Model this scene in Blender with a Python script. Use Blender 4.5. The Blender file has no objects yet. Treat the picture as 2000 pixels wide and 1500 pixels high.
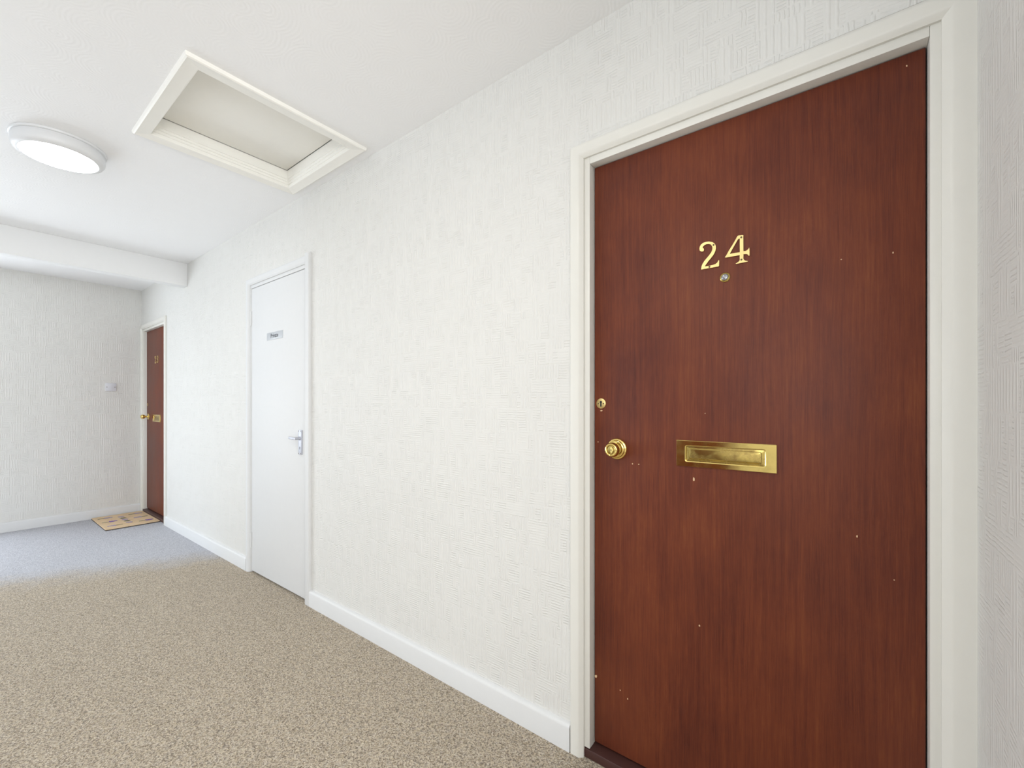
import bpy, bmesh, math, random
from mathutils import Vector
random.seed(7)
S = bpy.context.scene
C = S.collection
PI = math.pi

# ------------------------------------------------------------------ measured place (metres)
D = 1.3196        # front wall plane (y)
CH = 2.4905       # ceiling height
XF = -6.2727      # far end wall (x)
XR = 0.228        # right hand return wall (x)
YB = -2.20        # wall behind the camera (y)
XE = 3.00         # glazed end of the landing added behind the camera for light (x)
YS = 0.55         # right hand wall cut off here so the added landing lets light in
BEAM = -4.7376    # near face of the ceiling beam (x)

# ------------------------------------------------------------------ camera
cd = bpy.data.cameras.new('camera')
cam = bpy.data.objects.new('camera', cd); C.objects.link(cam)
cam.location = (0, 0, 1.2061)
cam.rotation_euler = (PI/2, 0, 0.6517)
cd.sensor_fit = 'HORIZONTAL'; cd.sensor_width = 36
cd.lens = 839.17/2000*36
cd.shift_x = -0.0004; cd.shift_y = 40.07/2000
cd.clip_start = 0.02
S.camera = cam

# ------------------------------------------------------------------ light
S.view_settings.view_transform = 'Standard'
S.view_settings.look = 'None'
S.view_settings.gamma = 1
S.view_settings.use_curve_mapping = False
S.view_settings.exposure = 0.25
W = bpy.data.worlds.new('sky'); S.world = W; W.use_nodes = True
W.node_tree.nodes['Background'].inputs[0].default_value = (0.75, 0.86, 1, 1)
W.node_tree.nodes['Background'].inputs[1].default_value = 1.0

def area(name, loc, size, power, col):
    l = bpy.data.lights.new(name, 'AREA'); l.shape = 'RECTANGLE'
    l.size, l.size_y = size; l.energy = power; l.color = col
    o = bpy.data.objects.new(name, l); C.objects.link(o)
    o.location = loc; o.rotation_euler = (PI/2, 0, 0)      # shines towards +y
    return o
# fill lights added behind invented, unseen windows to even out the corridor
WINS = [(-4.45, -1.95, 0.12, 2.36), (-0.68, 1.40, 1.00, 2.44)]
DAY = [6, 27]
TINT = [(0.95, 0.98, 1), (0.95, 0.98, 1)]
for w, p, c in zip(WINS, DAY, TINT):
    area('rear_fill', ((w[0]+w[1])/2, YB-0.09, (w[2]+w[3])/2), (w[1]-w[0], w[3]-w[2]), p, c)
WINE = (-1.95, 0.30, 0.12, 1.95)  # invented landing opening, gives light along the corridor to far wall and beam
a = area('landing_fill', (XE+0.09, (WINE[0]+WINE[1])/2, (WINE[2]+WINE[3])/2), (WINE[1]-WINE[0], WINE[3]-WINE[2]), 110, (0.965, 0.98, 1))
a.rotation_euler = (PI/2, 0, PI/2)                          # shines towards -x
WINL = (-1.95, -0.05, 0.12, 1.95)  # invented opening in the unseen end wall, lights the corridor lengthwise
a = area('alcove_fill', (XF-0.09, (WINL[0]+WINL[1])/2, (WINL[2]+WINL[3])/2), (WINL[1]-WINL[0], WINL[3]-WINL[2]), 74, (0.86, 0.93, 1))
a.rotation_euler = (PI/2, 0, -PI/2)                         # shines towards +x
LAMP = 18.0
FILL_LAMP = 42.0  # strength of the added, unseen lamp over the camera

# ------------------------------------------------------------------ material helpers
class NT:
    def __init__(s, name):
        m = bpy.data.materials.new(name); m.use_nodes = True
        s.m = m; s.t = m.node_tree; s.b = s.t.nodes['Principled BSDF']
    def n(s, typ, ins=None, **kw):
        nd = s.t.nodes.new(typ)
        for k, v in kw.items(): setattr(nd, k, v)
        for k, v in (ins or {}).items(): s.put(nd.inputs[k], v)
        return nd
    def put(s, sock, v):
        if isinstance(v, bpy.types.NodeSocket): s.t.links.new(v, sock)
        else:
            if hasattr(sock.default_value, '__len__') and len(sock.default_value) == 4 and len(v) == 3: v = (*v, 1)
            sock.default_value = v
    def math(s, op, a, b=0.0, c=0.0, clamp=False):
        return s.n('ShaderNodeMath', {0: a, 1: b, 2: c}, operation=op, use_clamp=clamp).outputs[0]
    def ramp(s, fac, stops, interp='LINEAR'):
        nd = s.n('ShaderNodeValToRGB', {0: fac}); r = nd.color_ramp; r.interpolation = interp
        while len(r.elements) < len(stops): r.elements.new(0.5)
        for e, (p, c) in zip(r.elements, stops):
            e.position = p; e.color = (*c, 1) if len(c) == 3 else c
        return nd.outputs[0]
    def mix(s, fac, a, b, blend='MIX'):
        nd = s.n('ShaderNodeMix', data_type='RGBA', blend_type=blend)
        s.put(nd.inputs[0], fac); s.put(nd.inputs[6], a); s.put(nd.inputs[7], b)
        return nd.outputs[2]
    def pos(s):
        return s.n('ShaderNodeTexCoord').outputs['Object']
    def xyz(s, v):
        nd = s.n('ShaderNodeSeparateXYZ', {0: v}); return nd.outputs
    def vec(s, x, y, z=0.0):
        return s.n('ShaderNodeCombineXYZ', {0: x, 1: y, 2: z}).outputs[0]
    def scale(s, v, sc):
        return s.n('ShaderNodeVectorMath', {0: v, 1: sc}, operation='MULTIPLY').outputs[0]
    def noise(s, v, scale, detail=2.0, rough=0.5):
        return s.n('ShaderNodeTexNoise', {'Vector': v, 'Scale': scale, 'Detail': detail, 'Roughness': rough}).outputs[0]
    def bump(s, h, dist, strength=1.0):
        nd = s.n('ShaderNodeBump', {'Height': h, 'Distance': dist, 'Strength': strength})
        s.t.links.new(nd.outputs[0], s.b.inputs['Normal'])
    def set(s, **kw):
        for k, v in kw.items(): s.put(s.b.inputs[k.replace('_', ' ')], v)
        return s.m

def plain(name, col, rough=0.5, metal=0.0, coat=0.0, spec=0.5):
    t = NT(name)
    f = t.noise(t.pos(), 35, 3)
    c = t.mix(t.math('MULTIPLY', f, 0.16), col, [x*0.86 for x in col])
    t.set(Base_Color=c, Roughness=rough, Metallic=metal, Specular_IOR_Level=spec)
    if coat: t.set(Coat_Weight=coat, Coat_Roughness=0.2)
    return t.m

def m_wallpaper():
    t = NT('embossed_wallpaper')
    p = t.pos(); x, y, z = t.xyz(p)
    u0 = t.math('ADD', x, y)
    wob = t.math('MULTIPLY', t.math('SUBTRACT', t.noise(p, 38, 2), 0.5), 0.006)
    wob2 = t.math('MULTIPLY', t.math('SUBTRACT', t.noise(p, 24, 2), 0.5), 0.007)
    u = t.math('ADD', u0, wob); v = t.math('ADD', z, wob2)
    def cells(cu, cv, seed):
        row = t.math('FLOOR', t.math('DIVIDE', v, cv))
        off = t.n('ShaderNodeTexWhiteNoise', {'W': t.math('ADD', row, seed)}, noise_dimensions='1D').outputs[0]
        uu = t.math('ADD', t.math('DIVIDE', u, cu), off)
        col = t.math('FLOOR', uu)
        r = t.n('ShaderNodeTexWhiteNoise', {'Vector': t.vec(col, row, seed)}, noise_dimensions='3D').outputs[0]
        fu = t.math('SUBTRACT', uu, col); fv = t.math('FRACT', t.math('DIVIDE', v, cv))
        e = t.math('MULTIPLY', t.math('PINGPONG', fu, 0.5), 10, clamp=True)
        e2 = t.math('MULTIPLY', t.math('PINGPONG', fv, 0.5), 10, clamp=True)
        return r, t.math('MULTIPLY', e, e2)
    def bars(c, pitch, sharp):
        sn = t.math('SINE', t.math('MULTIPLY', c, 2*PI/pitch))
        return t.math('SMOOTHSTEP', sn, 0, 0) if False else t.math('MULTIPLY_ADD', sn, sharp, 0.15, clamp=True)
    rH, eH = cells(0.044, 0.036, 1.3)
    rV, eV = cells(0.022, 0.052, 7.7)
    rV2, eV2 = cells(0.034, 0.085, 3.1)
    H = t.math('MULTIPLY', t.math('MULTIPLY', bars(v, 0.0094, 0.8), eH), t.math('MULTIPLY_ADD', rH, 0.9, 0.25))
    V = t.math('MULTIPLY', bars(u, 0.0110, 0.8), eV)
    V2 = t.math('MULTIPLY', bars(u, 0.0170, 0.8), eV2)
    mV = t.math('GREATER_THAN', rV, 0.60); mV2 = t.math('GREATER_THAN', rV2, 0.72)
    def sel(m, a, b): return t.math('ADD', t.math('MULTIPLY', m, a), t.math('MULTIPLY', t.math('SUBTRACT', 1.0, m), b))
    h = sel(mV2, V2, sel(mV, V, H))
    h = t.math('ADD', h, t.math('MULTIPLY', t.noise(p, 160, 2), 0.15))
    t.bump(h, 0.0019, 0.66)
    tone = t.noise(p, 1.1, 2)
    c = t.mix(tone, (0.745, 0.734, 0.700), (0.772, 0.763, 0.732))
    return t.set(Base_Color=c, Roughness=0.5, Specular_IOR_Level=0.10)

def m_ceiling():
    t = NT('swirl_plaster')
    p = t.pos(); x, y, z = t.xyz(p)
    q = t.vec(t.math('ADD', x, t.math('MULTIPLY', t.noise(p, 6, 1), 0.02)), t.math('ADD', y, t.math('MULTIPLY', t.noise(p, 5, 1), 0.02)), 0)
    vo = t.n('ShaderNodeTexVoronoi', {'Vector': q, 'Scale': 6.5}, voronoi_dimensions='2D')
    d = vo.outputs['Distance']
    ring = t.math('SINE', t.math('MULTIPLY', d, 72))
    brk = t.math('MULTIPLY', t.noise(p, 26, 2), 1.2)
    h = t.math('MULTIPLY', t.math('MULTIPLY_ADD', ring, 0.5, 0.5), t.math('POWER', brk, 2))
    h = t.math('ADD', h, t.math('MULTIPLY', t.noise(p, 130, 2), 0.4))
    t.bump(h, 0.0022, 0.28)
    return t.set(Base_Color=(0.93, 0.93, 0.93), Roughness=0.55, Specular_IOR_Level=0.35)

def m_carpet():
    t = NT('heather_carpet')
    p = t.pos(); x, y, z = t.xyz(p)
    wv = t.n('ShaderNodeVectorMath', {0: p, 1: t.scale(t.n('ShaderNodeTexNoise', {'Vector': p, 'Scale': 140.0}).outputs[1], (0.006, 0.006, 0))}, operation='ADD').outputs[0]
    vo = t.n('ShaderNodeTexVoronoi', {'Vector': wv, 'Scale': 235.0}, voronoi_dimensions='3D')
    r, hue, _ = t.xyz(vo.outputs['Color'])
    n = t.noise(p, 170, 4, 0.7)
    r = t.math('ADD', t.math('MULTIPLY', r, 0.55), t.math('MULTIPLY', t.math('MULTIPLY_ADD', n, 3.0, -1.0, clamp=True), 0.45))
    tan = t.ramp(r, [(0.08, (0.15, 0.11, 0.075)), (0.32, (0.36, 0.28, 0.185)), (0.55, (0.64, 0.52, 0.36)), (0.8, (0.78, 0.675, 0.515)), (0.98, (0.88, 0.815, 0.70))])
    gry = t.ramp(r, [(0.08, (0.16, 0.135, 0.12)), (0.32, (0.35, 0.305, 0.265)), (0.55, (0.53, 0.475, 0.425)), (0.8, (0.68, 0.62, 0.56)), (0.98, (0.82, 0.77, 0.71))])
    patch = t.math('MULTIPLY_ADD', t.noise(p, 55, 2), 4.0, -1.6, clamp=True)
    warm = t.mix(t.math('ADD', t.math('MULTIPLY', hue, 0.35), t.math('MULTIPLY', patch, 0.25)), tan, gry)
    cool_cast = t.ramp(r, [(0.05, (0.36, 0.365, 0.405)), (0.35, (0.55, 0.565, 0.63)), (0.6, (0.67, 0.69, 0.765)), (0.98, (0.84, 0.855, 0.90))])
    # cool light cast over the end alcove, painted into the beige pile colour
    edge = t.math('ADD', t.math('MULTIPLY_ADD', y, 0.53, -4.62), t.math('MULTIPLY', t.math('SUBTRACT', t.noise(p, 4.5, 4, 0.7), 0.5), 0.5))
    cast_zone = t.math('MULTIPLY_ADD', t.math('SUBTRACT', edge, x), 1.7, 0.5, clamp=True)
    cast_zone = t.n('ShaderNodeMapRange', {0: cast_zone}, interpolation_type='SMOOTHSTEP').outputs[0]
    c = t.mix(t.math('MULTIPLY', cast_zone, 0.85), warm, cool_cast)
    t.bump(t.math('ADD', vo.outputs['Distance'], n), 0.006, 0.9)
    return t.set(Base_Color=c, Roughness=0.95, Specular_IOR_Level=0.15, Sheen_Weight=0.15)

def m_mahogany(name='mahogany_veneer'):
    t = NT(name)
    p = t.pos()
    warp = t.noise(t.scale(p, (5, 5, 1.2)), 1.0, 3)
    x, y, z = t.xyz(p)
    xw = t.math('ADD', x, t.math('MULTIPLY', warp, 0.035))
    g1 = t.noise(t.vec(t.math('MULTIPLY', xw, 90), 0.0, t.math('MULTIPLY', z, 2.2)), 1.0, 5, 0.7)
    g2 = t.noise(t.vec(t.math('MULTIPLY', x, 420), 0.0, t.math('MULTIPLY', z, 14)), 1.0, 3, 0.6)
    bl = t.noise(t.scale(p, (6, 1, 3.2)), 1.0, 4, 0.6)
    f = t.math('ADD', t.math('MULTIPLY', g1, 0.42), t.math('ADD', t.math('MULTIPLY', g2, 0.26), t.math('MULTIPLY', bl, 0.42)))
    c = t.ramp(f, [(0.34, (0.062, 0.0140, 0.0090)), (0.47, (0.112, 0.0255, 0.0130)), (0.60, (0.158, 0.0375, 0.0155)), (0.76, (0.215, 0.061, 0.020))])
    t.bump(g2, 0.0004, 0.5)
    rg = t.math('MULTIPLY_ADD', bl, 0.16, 0.38)
    return t.set(Base_Color=c, Roughness=rg, Specular_IOR_Level=0.26)

def m_brass(name, col, rough, stain=0.35):
    t = NT(name)
    p = t.pos()
    n = t.noise(t.scale(p, (1, 1, 1)), 28, 4, 0.6)
    f = t.math('MULTIPLY', t.math('MULTIPLY_ADD', n, 3.2, -1.35, clamp=True), stain)
    c = t.mix(f, col, (0.20, 0.125, 0.045))
    r = t.math('ADD', t.math('MULTIPLY', f, 0.3), rough)
    return t.set(Base_Color=c, Metallic=1.0, Roughness=r)

M = {}
M['wall'] = m_wallpaper()
M['ceiling'] = m_ceiling()
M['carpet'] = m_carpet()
M['wood'] = m_mahogany()
M['white'] = plain('white_gloss_paint', (0.76, 0.762, 0.758), 0.5, spec=0.08)
M['cream'] = plain('cream_gloss_paint', (0.79, 0.775, 0.72), 0.3, spec=0.3)
M['hatch'] = plain('hatch_cream_paint', (0.93, 0.915, 0.86), 0.35, spec=0.3)
M['beam'] = plain('white_emulsion', (0.88, 0.88, 0.875), 0.6, spec=0.2)
M['sill'] = plain('dark_stained_sill', (0.060, 0.022, 0.018), 0.42)
M['brass'] = m_brass('polished_brass', (0.80, 0.60, 0.20), 0.09, 0.2)
M['brass_plate'] = m_brass('satin_brass', (0.80, 0.63, 0.22), 0.10, 0.25)
M['brass_worn'] = m_brass('tarnished_brass', (0.52, 0.39, 0.12), 0.16, 0.85)
M['brass_num'] = m_brass('pale_brass', (0.74, 0.57, 0.25), 0.36, 0.15)
M['dark'] = plain('dark_void', (0.012, 0.010, 0.009), 0.6)
M['screw'] = plain('dull_screw', (0.13, 0.10, 0.05), 0.5, 0.7)
M['lens'] = plain('viewer_lens', (0.36, 0.36, 0.38), 0.12, 0.7)
M['silver'] = plain('satin_aluminium', (0.50, 0.51, 0.56), 0.45, 0.35)
M['sign'] = plain('brushed_silver_plastic', (0.53, 0.55, 0.575), 0.4)
M['ink'] = plain('black_print', (0.03, 0.03, 0.035), 0.5)
M['plastic'] = plain('white_moulded_plastic', (0.70, 0.70, 0.735), 0.35)
M['lampbody'] = plain('white_lamp_housing', (0.74, 0.745, 0.75), 0.4)
M['chip'] = plain('bare_wood_chip', (0.72, 0.50, 0.30), 0.8)
M['coir'] = None
def m_coir():
    t = NT('coir_fibre')
    p = t.pos()
    n = t.noise(p, 260, 3, 0.7); b = t.noise(p, 9, 2)
    c = t.ramp(t.math('ADD', t.math('MULTIPLY', n, 0.7), t.math('MULTIPLY', b, 0.3)), [(0.3, (0.58, 0.40, 0.22)), (0.5, (0.80, 0.60, 0.37)), (0.7, (0.90, 0.74, 0.52))])
    t.bump(n, 0.004, 0.8)
    return t.set(Base_Color=c, Roughness=0.95)
M['coir'] = m_coir()
M['lilac'] = plain('lilac_print', (0.24, 0.15, 0.40), 0.95)
M['pale_lilac'] = plain('pale_lilac_print', (0.42, 0.34, 0.44), 0.95)
M['stem'] = plain('grey_green_print', (0.16, 0.16, 0.11), 0.95)
M['backing'] = plain('black_rubber', (0.03, 0.028, 0.03), 0.8)
def m_emit(name, col, s):
    t = NT(name)
    t.set(Base_Color=(0.8, 0.8, 0.8), Emission_Color=col, Emission_Strength=s)
    return t.m
def m_pane():
    t = NT('window_glass')
    tr = t.n('ShaderNodeBsdfTransparent'); gl = t.n('ShaderNodeBsdfGlossy', {'Roughness': 0.02})
    mx = t.n('ShaderNodeMixShader', {0: 0.06, 1: tr.outputs[0], 2: gl.outputs[0]})
    t.t.links.new(mx.outputs[0], t.t.nodes['Material Output'].inputs[0])
    return t.m
M['pane'] = m_pane()

# ------------------------------------------------------------------ geometry helpers
def finish(bm, name, mat, parent=None, smooth=True, angle=32):
    bmesh.ops.remove_doubles(bm, verts=bm.verts, dist=1e-6)
    bmesh.ops.recalc_face_normals(bm, faces=bm.faces)
    me = bpy.data.meshes.new(name); bm.to_mesh(me); bm.free()
    if smooth:
        for f in me.polygons: f.use_smooth = True
        me.set_sharp_from_angle(angle=math.radians(angle))
    me.materials.append(mat if not isinstance(mat, str) else M[mat])
    o = bpy.data.objects.new(name, me); C.objects.link(o)
    if parent: o.parent = parent
    return o
def rebase(o, base):
    """put an object's origin at `base` without moving its mesh in the world"""
    for v in o.data.vertices: v.co -= Vector(base)
    o.location = base
def add_box(bm, x0, x1, y0, y1, z0, z1, bev=0.0, seg=2):
    vs = [bm.verts.new((x, y, z)) for x in (x0, x1) for y in (y0, y1) for z in (z0, z1)]
    F = [(0, 1, 3, 2), (4, 6, 7, 5), (0, 4, 5, 1), (2, 3, 7, 6), (0, 2, 6, 4), (1, 5, 7, 3)]
    fs = [bm.faces.new([vs[i] for i in f]) for f in F]
    if bev:
        es = list({e for f in fs for e in f.edges})
        bmesh.ops.bevel(bm, geom=es, offset=bev, segments=seg, affect='EDGES', profile=0.5)
def box(name, mat, parent, x0, x1, y0, y1, z0, z1, bev=0.0, seg=2, smooth=True):
    bm = bmesh.new(); add_box(bm, x0, x1, y0, y1, z0, z1, bev, seg)
    return finish(bm, name, mat, parent, smooth)
def loft(name, mat, parent, ringA, ringB):
    """prism between two matching closed outlines (lists of 3D points), ends capped"""
    bm = bmesh.new()
    a = [bm.verts.new(p) for p in ringA]; b = [bm.verts.new(p) for p in ringB]
    n = len(a)
    for i in range(n): bm.faces.new((a[i], a[(i+1) % n], b[(i+1) % n], b[i]))
    bm.faces.new(a[::-1]); bm.faces.new(b)
    return finish(bm, name, mat, parent)
def lathe(name, mat, parent, prof, center, axis, seg=40, angle=32):
    """prof: list of (radius, height along axis); first/last with r=0 close the shape"""
    bm = bmesh.new()
    ax = Vector(axis).normalized()
    e1 = ax.orthogonal().normalized(); e2 = ax.cross(e1)
    rings = []
    for r, h in prof:
        c = Vector(center) + ax*h
        if r < 1e-6: rings.append([bm.verts.new(c)])
        else: rings.append([bm.verts.new(c + (e1*math.cos(2*PI*k/seg) + e2*math.sin(2*PI*k/seg))*r) for k in range(seg)])
    for A, B in zip(rings, rings[1:]):
        for k in range(seg):
            k2 = (k+1) % seg
            if len(A) == 1 and len(B) == 1: continue
            if len(A) == 1: bm.faces.new((A[0], B[k], B[k2]))
            elif len(B) == 1: bm.faces.new((A[k], A[k2], B[0]))
            else: bm.faces.new((A[k], A[k2], B[k2], B[k]))
    return finish(bm, name, mat, parent, True, angle)
def outline(name, mat, parent, loops, loc, depth, rot=(PI/2, 0, 0), bevel=0.0004):
    """flat shape cut from 2D loops, lying in the wall plane, `depth` proud of loc"""
    cu = bpy.data.curves.new(name, 'CURVE'); cu.dimensions = '2D'; cu.fill_mode = 'BOTH'
    cu.extrude = depth/2; cu.bevel_depth = bevel; cu.bevel_resolution = 1
    for L in loops:
        sp = cu.splines.new('POLY'); sp.points.add(len(L)-1); sp.use_cyclic_u = True
        for p, (x, y) in zip(sp.points, L): p.co = (x, y, 0, 1)
    tmp = bpy.data.objects.new('tmp', cu); C.objects.link(tmp)
    bpy.context.view_layer.update()
    me = bpy.data.meshes.new_from_object(tmp.evaluated_get(bpy.context.evaluated_depsgraph_get()))
    bpy.data.objects.remove(tmp)
    me.name = name; me.materials.clear(); me.materials.append(M[mat])
    o = bpy.data.objects.new(name, me); C.objects.link(o)
    o.location = loc; o.rotation_euler = rot
    if parent: o.parent = parent
    return o
def lettering(name, mat, parent, body, size, loc, rot):
    cu = bpy.data.curves.new(name, 'FONT'); cu.body = body; cu.size = size
    cu.align_x = 'CENTER'; cu.align_y = 'CENTER'; cu.extrude = 0.0003; cu.offset = 0.0003
    tmp = bpy.data.objects.new('tmp', cu); C.objects.link(tmp)
    bpy.context.view_layer.update()
    me = bpy.data.meshes.new_from_object(tmp.evaluated_get(bpy.context.evaluated_depsgraph_get()))
    bpy.data.objects.remove(tmp)
    me.name = name; me.materials.clear(); me.materials.append(M[mat])
    o = bpy.data.objects.new(name, me); C.objects.link(o); o.location = loc; o.rotation_euler = rot
    if parent: o.parent = parent
    return o
def thing(name, loc, label, cat, kind=None, group=None):
    o = bpy.data.objects.new(name, None); C.objects.link(o); o.empty_display_size = 0.1
    o.location = loc
    tag(o, label, cat, kind, group); return o
def tag(o, label, cat, kind=None, group=None):
    o['label'] = label; o['category'] = cat
    if kind: o['kind'] = kind
    if group: o['group'] = group
    return o
def settle(root):
    """children were modelled in world coordinates: keep them there under a moved Empty"""
    for c in root.children: c.location = Vector(c.location) - Vector(root.location)

# ------------------------------------------------------------------ the setting
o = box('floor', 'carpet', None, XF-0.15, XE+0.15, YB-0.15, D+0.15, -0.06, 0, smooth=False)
tag(o, 'heather beige fitted carpet with a blue-grey light cast painted in at the far alcove', 'carpet', 'structure')

# loft hatch opening in the ceiling
HX0, HX1, HY0, HY1 = -2.586, -1.934, 0.568, 1.217
bm = bmesh.new()
X0, X1, Y0, Y1 = XF-0.15, XE+0.15, YB-0.15, D+0.15
add_box(bm, X0, HX0, Y0, Y1, CH, CH+0.11)
add_box(bm, HX1, X1, Y0, Y1, CH, CH+0.11)
add_box(bm, HX0, HX1, Y0, HY0, CH, CH+0.11)
add_box(bm, HX0, HX1, HY1, Y1, CH, CH+0.11)
add_box(bm, X0, X1, Y0, Y1, CH+0.11, CH+0.14)
o = finish(bm, 'ceiling', 'ceiling', None, False)
tag(o, 'white ceiling with circular swirl plaster texture', 'ceiling', 'structure')

# front wall with three door openings: (x0, x1, top)
OPEN = [(-6.24, -5.39, 2.055), (-3.405, -2.570, 2.072), (-0.706, 0.188, 2.055)]
bm = bmesh.new()
xs = XF-0.12
for x0, x1, zt in OPEN:
    add_box(bm, xs, x0, D, D+0.10, 0, CH)
    add_box(bm, x0, x1, D, D+0.10, zt, CH)
    xs = x1
add_box(bm, xs, XR+0.12, D, D+0.10, 0, CH)
add_box(bm, XF-0.12, XR+0.12, D+0.10, D+0.12, 0, CH)
o = finish(bm, 'wall_front', 'wall', None, False)
tag(o, 'long cream embossed-wallpaper wall holding the three doors', 'wall', 'structure')
bm = bmesh.new()
add_box(bm, XF-0.12, XF, YB, WINL[0], 0, CH); add_box(bm, XF-0.12, XF, WINL[1], D, 0, CH)
add_box(bm, XF-0.12, XF, WINL[0], WINL[1], 0, WINL[2]); add_box(bm, XF-0.12, XF, WINL[0], WINL[1], WINL[3], CH)
o = finish(bm, 'wall_left', 'wall', None, False)
tag(o, 'cream embossed-wallpaper end wall behind the doormat', 'wall', 'structure')
o = box('wall_right', 'wall', None, XR, XE+0.12, YS, D, 0, CH, smooth=False)
tag(o, 'narrow strip of cream embossed wall right of door 24', 'wall', 'structure')
# rear wall (behind the camera) with two invented windows and an invented door
DB = (-1.66, -0.83, 2.03)
bm = bmesh.new()
ho = sorted(WINS + [(DB[0], DB[1], 0, DB[2])])
xs = XF-0.12
for x0, x1, z0, z1 in ho:
    add_box(bm, xs, x0, YB-0.12, YB, 0, CH)
    if z0 > 0: add_box(bm, x0, x1, YB-0.12, YB, 0, z0)
    add_box(bm, x0, x1, YB-0.12, YB, z1, CH)
    xs = x1
add_box(bm, xs, XE+0.12, YB-0.12, YB, 0, CH)
o = finish(bm, 'wall_back', 'wall', None, False)
tag(o, 'cream wall behind the viewer with invented tall windows', 'wall', 'structure')
bm = bmesh.new()
add_box(bm, XE, XE+0.12, YB, WINE[0], 0, CH); add_box(bm, XE, XE+0.12, WINE[1], YS, 0, CH)
add_box(bm, XE, XE+0.12, WINE[0], WINE[1], 0, WINE[2]); add_box(bm, XE, XE+0.12, WINE[0], WINE[1], WINE[3], CH)
o = finish(bm, 'wall_end_added', 'wall', None, False)  # landing and its end wall are added, unseen, to admit light
tag(o, 'unseen glazed end wall of the landing added behind the viewer for light', 'wall', 'structure')
def window(name, label, place, w):  # all windows are invented and unseen, there to supply light
    """a two-light window; place(u, v, z) maps along-wall u and inward v to the room"""
    u0, u1, z0, z1 = w
    r = thing(name, place((u0+u1)/2, -0.06, z0), label, 'window', 'structure')
    def wb(nm, mat, a, b, v0, v1, c, d, bev=0.004):
        p, q = place(a, v0, c), place(b, v1, d)
        lo = [min(m, n) for m, n in zip(p, q)]; hi = [max(m, n) for m, n in zip(p, q)]
        return box(nm, mat, r, lo[0], hi[0], lo[1], hi[1], lo[2], hi[2], bev)
    um = (u0+u1)/2
    for a, b, c, d in ((u0, u0+0.045, z0, z1), (u1-0.045, u1, z0, z1), (u0+0.045, u1-0.045, z0, z0+0.045), (u0+0.045, u1-0.045, z1-0.045, z1)):
        wb('frame_bar', 'white', a, b, -0.075, -0.03, c, d)
    wb('mullion', 'white', um-0.02, um+0.02, -0.075, -0.03, z0+0.045, z1-0.045)
    wb('window_sill', 'white', u0-0.02, u1+0.02, -0.03, 0.05, z0-0.03, z0)
    for a, b in ((u0+0.045, um-0.02), (um+0.02, u1-0.045)): wb('pane', 'pane', a, b, -0.055, -0.051, z0+0.045, z1-0.045, 0)
    settle(r)
window('fill_window_1', 'invented wide white window behind the viewer, added for light', lambda u, v, z: (u, YB+v, z), WINS[0])
window('fill_window_2', 'invented unseen white window, added to light the corridor from the far end', lambda u, v, z: (XF+v, u, z), WINL)
window('fill_window_4', 'invented tall white window right of the rear door, added for light', lambda u, v, z: (u, YB+v, z), WINS[1])
window('fill_window_3', 'invented tall white window at the landing end, added for light', lambda u, v, z: (XE-v, u, z), WINE)
r = thing('reflection_door', ((DB[0]+DB[1])/2, YB, 0), 'invented dark wooden door behind the viewer, added to reflect in the brass', 'door', 'structure')  # unseen door, invented as a dark reflection for the brass
box('leaf', 'wood', r, DB[0]+0.03, DB[1]-0.03, YB-0.08, YB-0.04, 0.01, DB[2]-0.03, 0.002)
box('jamb', 'cream', r, DB[0], DB[0]+0.028, YB-0.12, YB+0.004, 0, DB[2], 0.002)
box('jamb', 'cream', r, DB[1]-0.028, DB[1], YB-0.12, YB+0.004, 0, DB[2], 0.002)
box('head_jamb', 'cream', r, DB[0]+0.028, DB[1]-0.028, YB-0.12, YB+0.004, DB[2]-0.028, DB[2], 0.002)
settle(r)

# ceiling beam
o = box('trim_1', 'beam', None, BEAM-0.10, BEAM, YB, D, 2.2848, CH, 0.003)
tag(o, 'white downstand beam crossing the ceiling before the alcove', 'beam', 'structure')

# skirting boards
SK = [(0, 0), (0.018, 0), (0.018, 0.081), (0.0165, 0.0865), (0.013, 0.0905), (0.008, 0.0925), (0, 0.094)]
def skirt(name, a, b, nrm, label):
    A = [Vector((a[0]+nrm[0]*t, a[1]+nrm[1]*t, z)) for t, z in SK]
    B = [Vector((b[0]+nrm[0]*t, b[1]+nrm[1]*t, z)) for t, z in SK]
    o = loft(name, 'white', None, A, B)
    tag(o, label, 'skirting board', 'structure')
skirt('baseboard_front', (-2.5225, D), (-0.7465, D), (0, -1), 'white skirting board between the white door and door 24')
skirt('baseboard_front', (-5.353, D), (-3.428, D), (0, -1), 'white skirting board between door 23 and the white door')
skirt('baseboard_left', (XF, YB), (XF, D-0.019), (1, 0), 'white skirting board along the far end wall')
skirt('baseboard_right', (XR, YS), (XR, D-0.019), (-1, 0), 'white skirting board on the right hand wall')
skirt('baseboard_back', (XF+0.019, YB), (DB[0]-0.02, YB), (0, 1), 'white skirting board behind the viewer')

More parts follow.
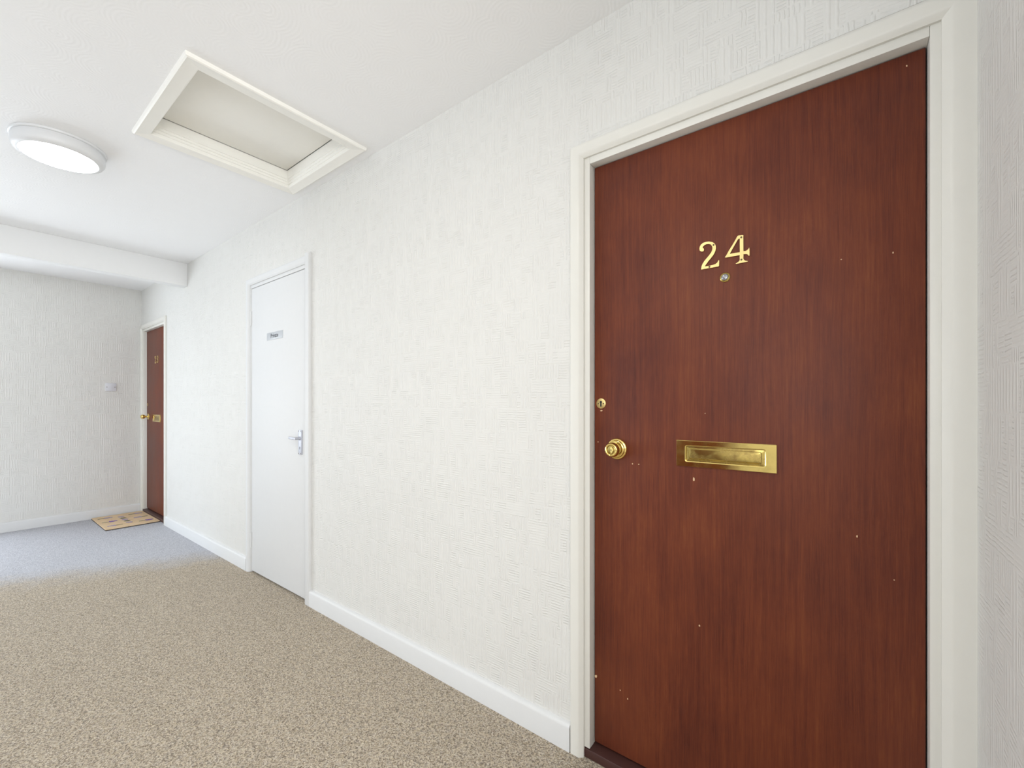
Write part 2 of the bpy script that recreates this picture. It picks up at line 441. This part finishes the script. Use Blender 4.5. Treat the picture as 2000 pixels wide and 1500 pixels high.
# ------------------------------------------------------------------ door parts
AP = [(0, 0), (0, 0.0075), (0.003, 0.0095), (0.011, 0.0155), (0.0145, 0.0172), (0.018, 0.0178), (0.040, 0.018), (0.0455, 0.0165), (0.049, 0.0125), (0.050, 0.008), (0.050, 0)]
def architrave(r, xl, xr, zt, mat, wr=0.05, wl=0.05, butt=False):
    """three mitred mouldings round an opening with inner edges xl, xr and zt"""
    L = [(w*wl/0.05, t) for w, t in AP]; R = [(w*wr/0.05, t) for w, t in AP]
    if butt: R = [(w, 0.0176 if 0.040 < w*0.05/wr and t > 0.001 else t) for w, t in R]     # tight against the return wall
    loft('architrave', mat, r, [Vector((xl-w, D-t, 0.001)) for w, t in L], [Vector((xl-w, D-t, zt+w0)) for (w, t), (w0, _) in zip(L, AP)])
    loft('architrave', mat, r, [Vector((xr+w, D-t, 0.001)) for w, t in R], [Vector((xr+w, D-t, zt+w0)) for (w, t), (w0, _) in zip(R, AP)])
    loft('architrave', mat, r, [Vector((xl-w, D-t, zt+w0)) for (w, t), (w0, _) in zip(L, AP)], [Vector((xr+w, D-t, zt+w0)) for (w, t), (w0, _) in zip(R, AP)])

TWO = [(-0.0607, 0.0129), (-0.065, 0.0168), (-0.066, 0.0216), (-0.065, 0.0274), (-0.0621, 0.0328), (-0.0564, 0.0368), (-0.048, 0.0381), (-0.0396, 0.0373), (-0.0312, 0.0336), (-0.025, 0.0282), (-0.0219, 0.0215), (-0.0212, 0.0147), (-0.0223, 0.0075), (-0.025, 0.0007), (-0.0291, -0.0059), (-0.0354, -0.0128), (-0.0416, -0.0197), (-0.0465, -0.0262), (-0.0501, -0.0308), (-0.0518, -0.0334), (-0.0395, -0.034), (-0.0298, -0.0333), (-0.0223, -0.0318), (-0.0182, -0.0296), (-0.0154, -0.0257), (-0.0137, -0.0221), (-0.0126, -0.0234), (-0.013, -0.0392), (-0.0147, -0.0402), (-0.0607, -0.0403), (-0.0614, -0.0391), (-0.06, -0.0311), (-0.0571, -0.0241), (-0.0522, -0.0168), (-0.0451, -0.0092), (-0.0382, -0.0017), (-0.0333, 0.0047), (-0.0305, 0.0123), (-0.0301, 0.0182), (-0.0319, 0.0238), (-0.0354, 0.028), (-0.0403, 0.0304), (-0.0465, 0.0311), (-0.0522, 0.0298), (-0.0557, 0.0269), (-0.0576, 0.0228), (-0.055, 0.0207), (-0.0536, 0.0174), (-0.0543, 0.0137), (-0.0571, 0.0121)]
FOUR = [(0.037, 0.0364), (0.0496, 0.0348), (0.0498, -0.0103), (0.0549, -0.011), (0.0594, -0.0095), (0.0623, -0.0066), (0.064, -0.0039), (0.0648, -0.005), (0.0648, -0.0249), (0.0635, -0.0261), (0.0615, -0.0228), (0.0581, -0.0196), (0.0498, -0.0185), (0.0498, -0.0303), (0.0509, -0.0341), (0.0537, -0.0373), (0.0581, -0.0392), (0.0606, -0.04), (0.06, -0.0414), (0.0318, -0.0422), (0.0308, -0.0409), (0.0351, -0.0388), (0.0389, -0.0367), (0.0409, -0.0335), (0.0409, -0.0191), (0.0048, -0.0188), (0.0028, -0.0173), (0.0061, -0.0133), (0.0134, -0.0002), (0.0227, 0.0137), (0.0305, 0.0271), (0.0344, 0.0344)]
HOLE = [(0.0411, 0.0271), (0.0411, -0.0113), (0.0148, -0.0107), (0.0194, -0.0023), (0.0266, 0.0099), (0.0344, 0.0233), (0.0376, 0.0273)]
def arc(cx, cy, r, a0, a1, n):
    return [(cx+r*math.cos(math.radians(a0+(a1-a0)*k/n)), cy+r*math.sin(math.radians(a0+(a1-a0)*k/n))) for k in range(n+1)]
THREE = (arc(0.033, 0.018, 0.0205, 165, -62, 14) + arc(0.033, -0.018, 0.0225, 70, -170, 16)
         + [(0.0175, -0.0225)] + arc(0.033, -0.018, 0.0135, -165, 82, 14) + [(0.028, -0.0015), (0.028, 0.0035)] + arc(0.033, 0.018, 0.0125, -70, 160, 12))

LY = D+0.030          # face of a red door's leaf
def screw_head(parent, x, y, z, rad=0.0022):
    return lathe('screw', 'screw', parent, [(0, 0.0), (rad, 0.0), (rad, 0.0007), (rad*0.6, 0.0010), (0, 0.0010)], (x, y, z), (0, -1, 0), 12)

def keyhole(parent, x, z, y, rad=0.0045, ln=0.014):
    L = arc(0, 0, rad, -55, 235, 14) + [(-rad*0.62, -ln), (rad*0.62, -ln)]
    return outline('keyhole', 'dark', parent, [L], (x, y, z), 0.0006, bevel=0)

def letter_plate(r, cx, z0, z1, wid):
    """a frame with a dished opening and a sprung flap set back in it"""
    x0, x1 = cx-wid/2, cx+wid/2
    zc = (z0+z1)/2; hw, hh = 0.1035, 0.0225
    def rr(hx, hz, rad, n=5):
        pts = []
        for sx, sz, a in ((1, 1, 0), (-1, 1, 90), (-1, -1, 180), (1, -1, 270)):
            for k in range(n+1):
                an = math.radians(a+90*k/n)
                pts.append((cx+sx*(hx-rad)+rad*math.cos(an), zc+sz*(hz-rad)+rad*math.sin(an)))
        return pts
    bm = bmesh.new()
    rings = []
    spec = [((x1-x0)/2, (z1-z0)/2, 0.002, 0.0), ((x1-x0)/2, (z1-z0)/2, 0.002, 0.005), ((x1-x0)/2-0.0012, (z1-z0)/2-0.0012, 0.0015, 0.0062),
            (hw+0.0025, hh+0.0025, 0.006, 0.0064), (hw, hh, 0.005, 0.0050), (hw-0.0005, hh-0.0005, 0.0045, 0.0003)]
    for hx, hz, rad, t in spec: rings.append([bm.verts.new((x, LY-t, z)) for x, z in rr(hx, hz, rad)])
    for A, B in zip(rings, rings[1:]):
        n = len(A)
        for k in range(n): bm.faces.new((A[k], A[(k+1) % n], B[(k+1) % n], B[k]))
    lp = finish(bm, 'letter_plate', 'brass_plate', r, True, 8)
    bm = bmesh.new(); rings = []
    for hx, hz, rad, t in ((hw-0.0008, hh-0.0008, 0.004, 0.0006), (hw-0.0008, hh-0.0008, 0.004, 0.0014), (hw-0.008, hh-0.006, 0.005, 0.0020), (hw-0.010, hh-0.008, 0.004, 0.0034), (hw-0.013, hh-0.010, 0.004, 0.0038)):
        rings.append([bm.verts.new((x, LY-t, z)) for x, z in rr(hx, hz, rad)])
    for A, B in zip(rings, rings[1:]):
        n = len(A)
        for k in range(n): bm.faces.new((A[k], A[(k+1) % n], B[(k+1) % n], B[k]))
    bm.faces.new(rings[-1])
    finish(bm, 'flap', 'brass_worn', lp, True, 8)
    return lp

def red_door(name, jl, jr, ail, air, wl, wr, label, number_cx):
    r = thing(name, ((jl+jr)/2, D, 0), label, 'door', 'structure')
    zt = 2.0235
    box('jamb', 'cream', r, jl-0.030, jl, D-0.0005, D+0.0995, 0.036, zt+0.030, 0.0015)
    box('jamb', 'cream', r, jr, jr+0.030, D-0.0005, D+0.0995, 0.036, zt+0.030, 0.0015)
    box('head_jamb', 'cream', r, jl+0.0002, jr-0.0002, D-0.0005, D+0.0995, zt, zt+0.0305, 0.0015)
    architrave(r, ail, air, 2.046, 'cream', wr, wl, name == 'door_1')
    leaf = box('leaf', 'wood', r, jl+0.003, jr-0.003, LY, LY+0.044, 0.046, zt-0.003, 0.0015)
    A = [(D+0.085, 0.001), (D+0.0005, 0.001), (D-0.0015, 0.004), (D-0.0015, 0.026), (D+0.001, 0.031), (D+0.028, 0.038), (D+0.085, 0.040)]
    loft('threshold', 'sill', r, [Vector((ail-0.002, y, z)) for y, z in A], [Vector((air+0.002, y, z)) for y, z in A])
    letter_plate(r, number_cx-0.001, 1.0205, 1.098, 0.262)
    return r, leaf

# --- door 24
r, leaf = red_door('door_1', -0.676, 0.158, -0.696, 0.176, 0.050, 0.0519, 'tall mahogany red flat door numbered 24 with brass letter plate', -0.265)
NX, NZ = -0.265, 1.645
d2 = outline('numeral', 'brass_num', r, [TWO], (NX, LY-0.0016, NZ), 0.0025)
d2['label'] = 'brass figure 2'
d4 = outline('numeral', 'brass_num', r, [FOUR, HOLE], (NX, LY-0.0016, NZ), 0.0025)
d4['label'] = 'brass figure 4'
SCREWS = []
for p, q in ((d2, (-0.0274, 0.0243)), (d2, (-0.0386, -0.0368)), (d4, (0.0445, 0.0296)), (d4, (0.0450, -0.0329))):
    SCREWS.append((screw_head(None, NX+q[0], LY-0.0033, NZ+q[1], 0.0026), p))
vw = lathe('door_viewer', 'brass_worn', r, [(0, 0), (0.0138, 0), (0.0138, 0.0015), (0.0125, 0.003), (0.0102, 0.0038), (0.0098, 0.0028), (0, 0.0028)], (-0.2625, LY, 1.5705), (0, -1, 0), 32)
lathe('lens', 'lens', vw, [(0.0096, 0.0025), (0.0088, 0.0046), (0.0066, 0.0062), (0.0044, 0.0064), (0.0040, 0.0058), (0.0022, 0.0066), (0, 0.0070)], (-0.2625, LY, 1.5705), (0, -1, 0), 28)
es = lathe('keyhole_escutcheon', 'brass_num', r, [(0, 0), (0.0172, 0), (0.0172, 0.0016), (0.0155, 0.0026), (0, 0.0026)], (-0.6485, LY, 1.2095), (0, -1, 0), 36)
keyhole(es, -0.6485, 1.2145, LY-0.0029, 0.0042, 0.0155)
for s in (-1, 1): screw_head(es, -0.6485+s*0.0097, LY-0.0025, 1.2095, 0.0024)
KX, KZ = -0.5905, 1.0585
kr = lathe('door_knob', 'brass', r, [(0, 0), (0.0352, 0), (0.0352, 0.0035), (0.0335, 0.0062), (0.0290, 0.0078), (0.0275, 0.0115), (0.0255, 0.0125), (0.0185, 0.0128), (0.0165, 0.0150), (0.0160, 0.0215), (0.0178, 0.0252),
    (0.0222, 0.0282), (0.0238, 0.0330), (0.0238, 0.0425), (0.0226, 0.0475), (0.0205, 0.0505), (0.0178, 0.0515), (0.0150, 0.0500), (0.0142, 0.0470), (0, 0.0470)], (KX, LY, KZ), (0, -1, 0), 48)
cy = lathe('lock_cylinder', 'brass_worn', kr, [(0.0138, 0.0472), (0.0138, 0.0480), (0.0128, 0.0485), (0, 0.0485)], (KX, LY, KZ), (0, -1, 0), 32)
outline('cylinder_plug', 'brass', cy, [[(0.0, 0.0122), (0.0045, 0.0055), (0.0072, 0.0), (0.0045, -0.0055), (0.0, -0.0122), (-0.0028, -0.0050), (-0.0028, 0.0050)]], (KX+0.001, LY-0.0494, KZ), 0.0016)
outline('key_slot', 'dark', cy, [[(-0.0012, 0.0022), (0.0012, 0.0022), (0.0012, -0.0028), (-0.0012, -0.0028)]], (KX+0.001, LY-0.0507, KZ), 0.0005, bevel=0)
CH_P = [(-0.348, 0.983, 0.0030, 0.0062), (-0.648, 1.185, 0.0046, 0.0030), (-0.332, 0.550, 0.0022, 0.0030), (0.033, 0.883, 0.0016, 0.0030), (-0.538, 1.013, 0.0026, 0.0022), (-0.517, 1.013, 0.0024, 0.0016), (-0.668, 0.271, 0.0045, 0.0055),
        (-0.554, 0.241, 0.0018, 0.0032), (-0.580, 0.259, 0.0020, 0.0020), (-0.316, 1.180, 0.0012, 0.0014), (0.123, 1.993, 0.0015, 0.0020), (0.002, 1.568, 0.0018, 0.0010), (0.099, 1.564, 0.0014, 0.0020), (0.101, 0.793, 0.0014, 0.0010), (-0.660, 1.078, 0.0022, 0.0018)]
for x, z, hw, hh in CH_P:
    n = 9
    L = [(hw*(0.7+0.5*random.random())*math.cos(2*PI*k/n), hh*(0.7+0.5*random.random())*math.sin(2*PI*k/n)) for k in range(n)]
    outline('paint_chip', 'chip', r, [L], (x, LY-0.00012, z), 0.0003, bevel=0)
for o, p in SCREWS:
    # the screw was modelled in world space: hang it on its rotated numeral
    o.parent = p
    bpy.context.view_layer.update()
    o.matrix_parent_inverse = p.matrix_basis.inverted()
settle(r)

# --- door 23, in the alcove
r, leaf = red_door('door_2', -6.207, -5.420, -6.2275, -5.400, 0.045, 0.048, 'narrow-looking mahogany red door numbered 23 at the alcove corner', -5.822)
a = outline('numeral', 'brass_plate', r, [TWO], (-5.822, LY-0.0016, 1.690), 0.0025); a['label'] = 'brass figure 2'
a = outline('numeral', 'brass_plate', r, [THREE], (-5.822, LY-0.0016, 1.690), 0.0025); a['label'] = 'brass figure 3'
es = lathe('keyhole_escutcheon', 'brass_num', r, [(0, 0), (0.0172, 0), (0.0172, 0.0016), (0.0155, 0.0026), (0, 0.0026)], (-6.176, LY, 1.205), (0, -1, 0), 28)
keyhole(es, -6.176, 1.210, LY-0.0029, 0.0042, 0.0155)
lathe('door_knob', 'brass', r, [(0, 0), (0.0350, 0), (0.0350, 0.0035), (0.0330, 0.0062), (0.0260, 0.0082), (0.0120, 0.0110), (0.0105, 0.0160), (0.0105, 0.0300), (0.0135, 0.0330), (0.0200, 0.0375), (0.0238, 0.0450),
    (0.0242, 0.0530), (0.0225, 0.0610), (0.0175, 0.0675), (0.0090, 0.0710), (0, 0.0715)], (-6.133, LY, 1.0715), (0, -1, 0), 36)
settle(r)

# --- white door marked Private
r = thing('door_3', (-2.985, D, 0), 'plain white flush door with silver Private sign and lever handle', 'door', 'structure')
jl, jr, zt = -3.374, -2.597, 2.040
box('jamb', 'white', r, jl-0.030, jl, D-0.0005, D+0.0995, 0.001, zt+0.030, 0.001)
box('jamb', 'white', r, jr, jr+0.026, D-0.0005, D+0.0995, 0.001, zt+0.030, 0.001)
box('head_jamb', 'white', r, jl+0.0002, jr-0.0002, D-0.0005, D+0.0995, zt, zt+0.0305, 0.001)
al, at = -3.382, 2.062
L = [(w*0.9, t) for w, t in AP]
loft('architrave', 'white', r, [Vector((al-w, D-t, 0.001)) for w, t in L], [Vector((al-w, D-t, at+w)) for w, t in L])
loft('architrave', 'white', r, [Vector((al-w, D-t, at+w)) for w, t in L], [Vector((-2.5672, D-t, at+w)) for w, t in L])
box('architrave', 'white', r, -2.567, -2.5225, D-0.020, D+0.001, 0.001, 2.118, 0.002)
box('leaf', 'white', r, jl+0.0025, jr-0.0025, D+0.002, D+0.042, 0.014, zt-0.004, 0.001)
for z0, z1 in ((1.772, 1.878), (0.178, 0.288)):
    hg = lathe('hinge', 'white', r, [(0, 0), (0.0045, 0), (0.0045, z1-z0), (0, z1-z0)], (jl+0.0005, D-0.0032, z0), (0, 0, 1), 12)
    box('hinge_leaf', 'white', hg, jl+0.004, jl+0.013, D+0.0002, D+0.0024, z0+0.002, z1-0.002)
sg = box('sign', 'sign', r, -3.120, -2.893, D-0.0008, D+0.0022, 1.6435, 1.6930, 0.0006)
lettering('lettering', 'ink', sg, 'Private', 0.0400, (-3.0080, D-0.0012, 1.6680), (PI/2, 0, 0))
# lever handle on its long plate
pl = box('handle_plate', 'silver', r, -2.674, -2.634, D-0.0065, D+0.0022, 0.8965, 1.0485, 0.0018)
for x in (-2.6675, -2.6405):
    for z in (0.9035, 1.0415): screw_head(pl, x, D-0.0063, z, 0.0030)
keyhole(pl, -2.654, 0.9415, D-0.0070, 0.0036, 0.0125)
lv = lathe('lever', 'silver', pl, [(0, 0), (0.0110, 0), (0.0110, 0.0040), (0.0088, 0.0075), (0.0080, 0.0130), (0.0080, 0.0300), (0.0060, 0.0340), (0, 0.0345)], (-2.654, D-0.0062, 0.9965), (0, -1, 0), 20)
bm = bmesh.new()
sec = [(-0.0055, -0.0075), (0.0055, -0.0075), (0.0072, -0.0040), (0.0072, 0.0040), (0.0055, 0.0075), (-0.0055, 0.0075), (-0.0072, 0.0040), (-0.0072, -0.0040)]
stations = [(-2.648, D-0.0300, 0.9970, 0.9), (-2.662, D-0.0345, 0.9972, 1.0), (-2.685, D-0.0360, 0.9978, 1.0), (-2.712, D-0.0350, 0.9985, 0.96), (-2.738, D-0.0315, 0.9985, 0.86), (-2.745, D-0.0300, 0.9983, 0.6)]
rings = [[bm.verts.new((x, y+a*k, z+b*k)) for a, b in sec] for x, y, z, k in stations]
for A, B in zip(rings, rings[1:]):
    for k in range(8): bm.faces.new((A[k], A[(k+1) % 8], B[(k+1) % 8], B[k]))
bm.faces.new(rings[0]); bm.faces.new(rings[-1][::-1])
finish(bm, 'grip', 'silver', lv)
settle(r)

# ------------------------------------------------------------------ loft hatch
ox0, ox1, oy0, oy1 = -2.578, -1.942, 0.576, 1.209
r = thing('loft_hatch', ((ox0+ox1)/2, (oy0+oy1)/2, CH), 'cream framed square loft hatch recessed in the swirled ceiling', 'hatch')
# profile: offset outwards (+) / inwards (-) from the opening, height above the ceiling plane
HP = [(0.058, 0.0), (0.058, -0.009), (0.0555, -0.0140), (0.050, -0.0165), (0.044, -0.0150), (0.040, -0.0138), (0.006, -0.0138), (0.0015, -0.0120), (0.0, -0.0085), (0.0, 0.004), (-0.0035, 0.0055), (-0.0045, 0.009), (-0.0045, 0.017),
      (-0.0080, 0.0185), (-0.0090, 0.022), (-0.0090, 0.030), (-0.0125, 0.0315), (-0.0135, 0.035), (-0.0135, 0.079), (0.007, 0.079), (0.007, 0.0)]
def corner(sx, sy):
    bx, by = (ox1 if sx > 0 else ox0), (oy1 if sy > 0 else oy0)
    return [Vector((bx+sx*w, by+sy*w, CH+h)) for w, h in HP]
cs = [corner(-1, -1), corner(1, -1), corner(1, 1), corner(-1, 1)]
for i in range(4): loft('frame_moulding', 'hatch', r, cs[i], cs[(i+1) % 4])
box('hatch_panel', 'hatch', r, ox0+0.017, ox1-0.017, oy0+0.017, oy1-0.017, CH+0.079, CH+0.097, 0.001)
settle(r)

# ------------------------------------------------------------------ ceiling light
M['glow'] = m_emit('lit_diffuser', (0.95, 0.98, 1.0), LAMP)
M['glow_fill'] = m_emit('fill_lamp_diffuser', (1.0, 0.96, 0.88), FILL_LAMP)  # diffuser of the added fill lamp
def ceiling_light(LX, LYY, label, glow):
    r = thing('ceiling_light', (LX, LYY, CH), label, 'ceiling light', None, 'flush corridor ceiling lights')
    lathe('base_ring', 'lampbody', r, [(0, 0), (0.1695, 0), (0.1710, 0.004), (0.1690, 0.0105), (0.1640, 0.0125), (0, 0.0125)], (LX, LYY, CH-0.0002), (0, 0, -1), 72)
    lathe('housing', 'lampbody', r, [(0.1625, 0.0125), (0.1645, 0.016), (0.1650, 0.040), (0.1630, 0.052), (0.1570, 0.0610), (0.1490, 0.0658), (0.1400, 0.0668), (0.1375, 0.0652), (0.1370, 0.0600), (0, 0.0600)], (LX, LYY, CH), (0, 0, -1), 72)
    lathe('diffuser', glow, r, [(0.1369, 0.0610), (0.1362, 0.0648), (0.1230, 0.0672), (0.0850, 0.0692), (0, 0.0702)], (LX, LYY, CH), (0, 0, -1), 72)
    settle(r)
ceiling_light(-3.066, 0.332, 'round white flush ceiling light, switched on, left of the loft hatch', 'glow')
ceiling_light(-0.95, -0.28, 'invented round flush ceiling light over the viewer, unseen, added as fill', 'glow_fill')  # this second lamp is added, out of view, to brighten the right side

# ------------------------------------------------------------------ blank wall plate
r = thing('wall_plate', (XF, 1.0595, 1.394), 'small white square blank wall plate with two screws', 'wall plate')
box('plate', 'plastic', r, XF, XF+0.011, 1.0155, 1.1035, 1.350, 1.438, 0.003)
for y in (1.0275, 1.0915): lathe('screw', 'screw', r, [(0, 0), (0.0040, 0), (0.0040, 0.0008), (0, 0.0012)], (XF+0.0105, y, 1.394), (1, 0, 0), 12)
settle(r)

# ------------------------------------------------------------------ doormat
MX, MY = -5.895, 1.108
r = thing('doormat', (MX, MY, 0), 'coir doormat printed with lavender sprigs before door 23', 'doormat')
hx, hy = 0.335, 0.205
bm = bmesh.new(); add_box(bm, MX-hx-0.001, MX+hx+0.001, MY-hy-0.001, MY+hy+0.001, 0.0005, 0.0075); finish(bm, 'rubber_backing', 'backing', r, False)
# the pile: a slightly uneven slab
bm = bmesh.new()
nx, ny = 34, 22
def pile(i, j): return 0.0150 + 0.0010*math.sin(i*1.7)*math.cos(j*1.3) + random.uniform(-0.0006, 0.0006)
top = [[bm.verts.new((MX-hx+2*hx*i/nx, MY-hy+2*hy*j/ny, pile(i, j))) for j in range(ny+1)] for i in range(nx+1)]
for i in range(nx):
    for j in range(ny): bm.faces.new((top[i][j], top[i+1][j], top[i+1][j+1], top[i][j+1]))
rim = [top[i][0] for i in range(nx+1)] + [top[nx][j] for j in range(1, ny+1)] + [top[i][ny] for i in range(nx-1, -1, -1)] + [top[0][j] for j in range(ny-1, 0, -1)]
low = [bm.verts.new((v.co.x, v.co.y, 0.0075)) for v in rim]
for k in range(len(rim)):
    k2 = (k+1) % len(rim); bm.faces.new((rim[k], low[k], low[k2], rim[k2]))
finish(bm, 'coir_pile', 'coir', r, True, 40)
def flat(name, mat, L, z=0.0172, th=0.0012):
    bm = bmesh.new()
    a = [bm.verts.new((x, y, z)) for x, y in L]; b = [bm.verts.new((x, y, z-th-0.002)) for x, y in L]
    n = len(a)
    for k in range(n): bm.faces.new((a[k], a[(k+1) % n], b[(k+1) % n], b[k]))
    bm.faces.new(a); bm.faces.new(b[::-1])
    return bm
def sprig(cx, cy, ln, colr, flip):
    s = -1 if flip else 1
    bm = flat('', '', [(cx-0.006, cy-s*ln*0.5), (cx+0.006, cy-s*ln*0.5), (cx+0.010, cy), (cx+0.004, cy+s*ln*0.06), (cx-0.006, cy+s*ln*0.02)])
    finish(bm, 'sprig_stem', 'stem', r, False)
    for k in range(4):
        yy = cy + s*ln*(0.02+0.13*k); w = 0.030-0.005*k
        L = [(cx+w*math.cos(2*PI*q/10)*(0.8+0.4*random.random()), yy+ln*0.085*math.sin(2*PI*q/10)) for q in range(10)]
        finish(flat('', '', L, 0.0174+0.0001*k), 'sprig_flower', colr, r, False)
for i, x in enumerate((-6.110, -5.895, -5.680)):
    sprig(x, 0.990, 0.115, 'pale_lilac' if i != 1 else 'lilac', i == 2)
    sprig(x-0.005, 1.232, 0.115, 'lilac' if i == 2 else 'pale_lilac', i == 1)
for k in range(5):   # illegible worn script across the middle
    x = -6.06+0.085*k
    L = [(x-0.026, 1.085+0.012*(k % 2)), (x-0.004, 1.078), (x+0.022, 1.090), (x+0.030, 1.118-0.012*(k % 2)), (x+0.006, 1.131), (x-0.022, 1.120)]
    bm = flat('', '', L); finish(bm, 'worn_print', 'stem' if k % 2 else 'pale_lilac', r, False)
settle(r)
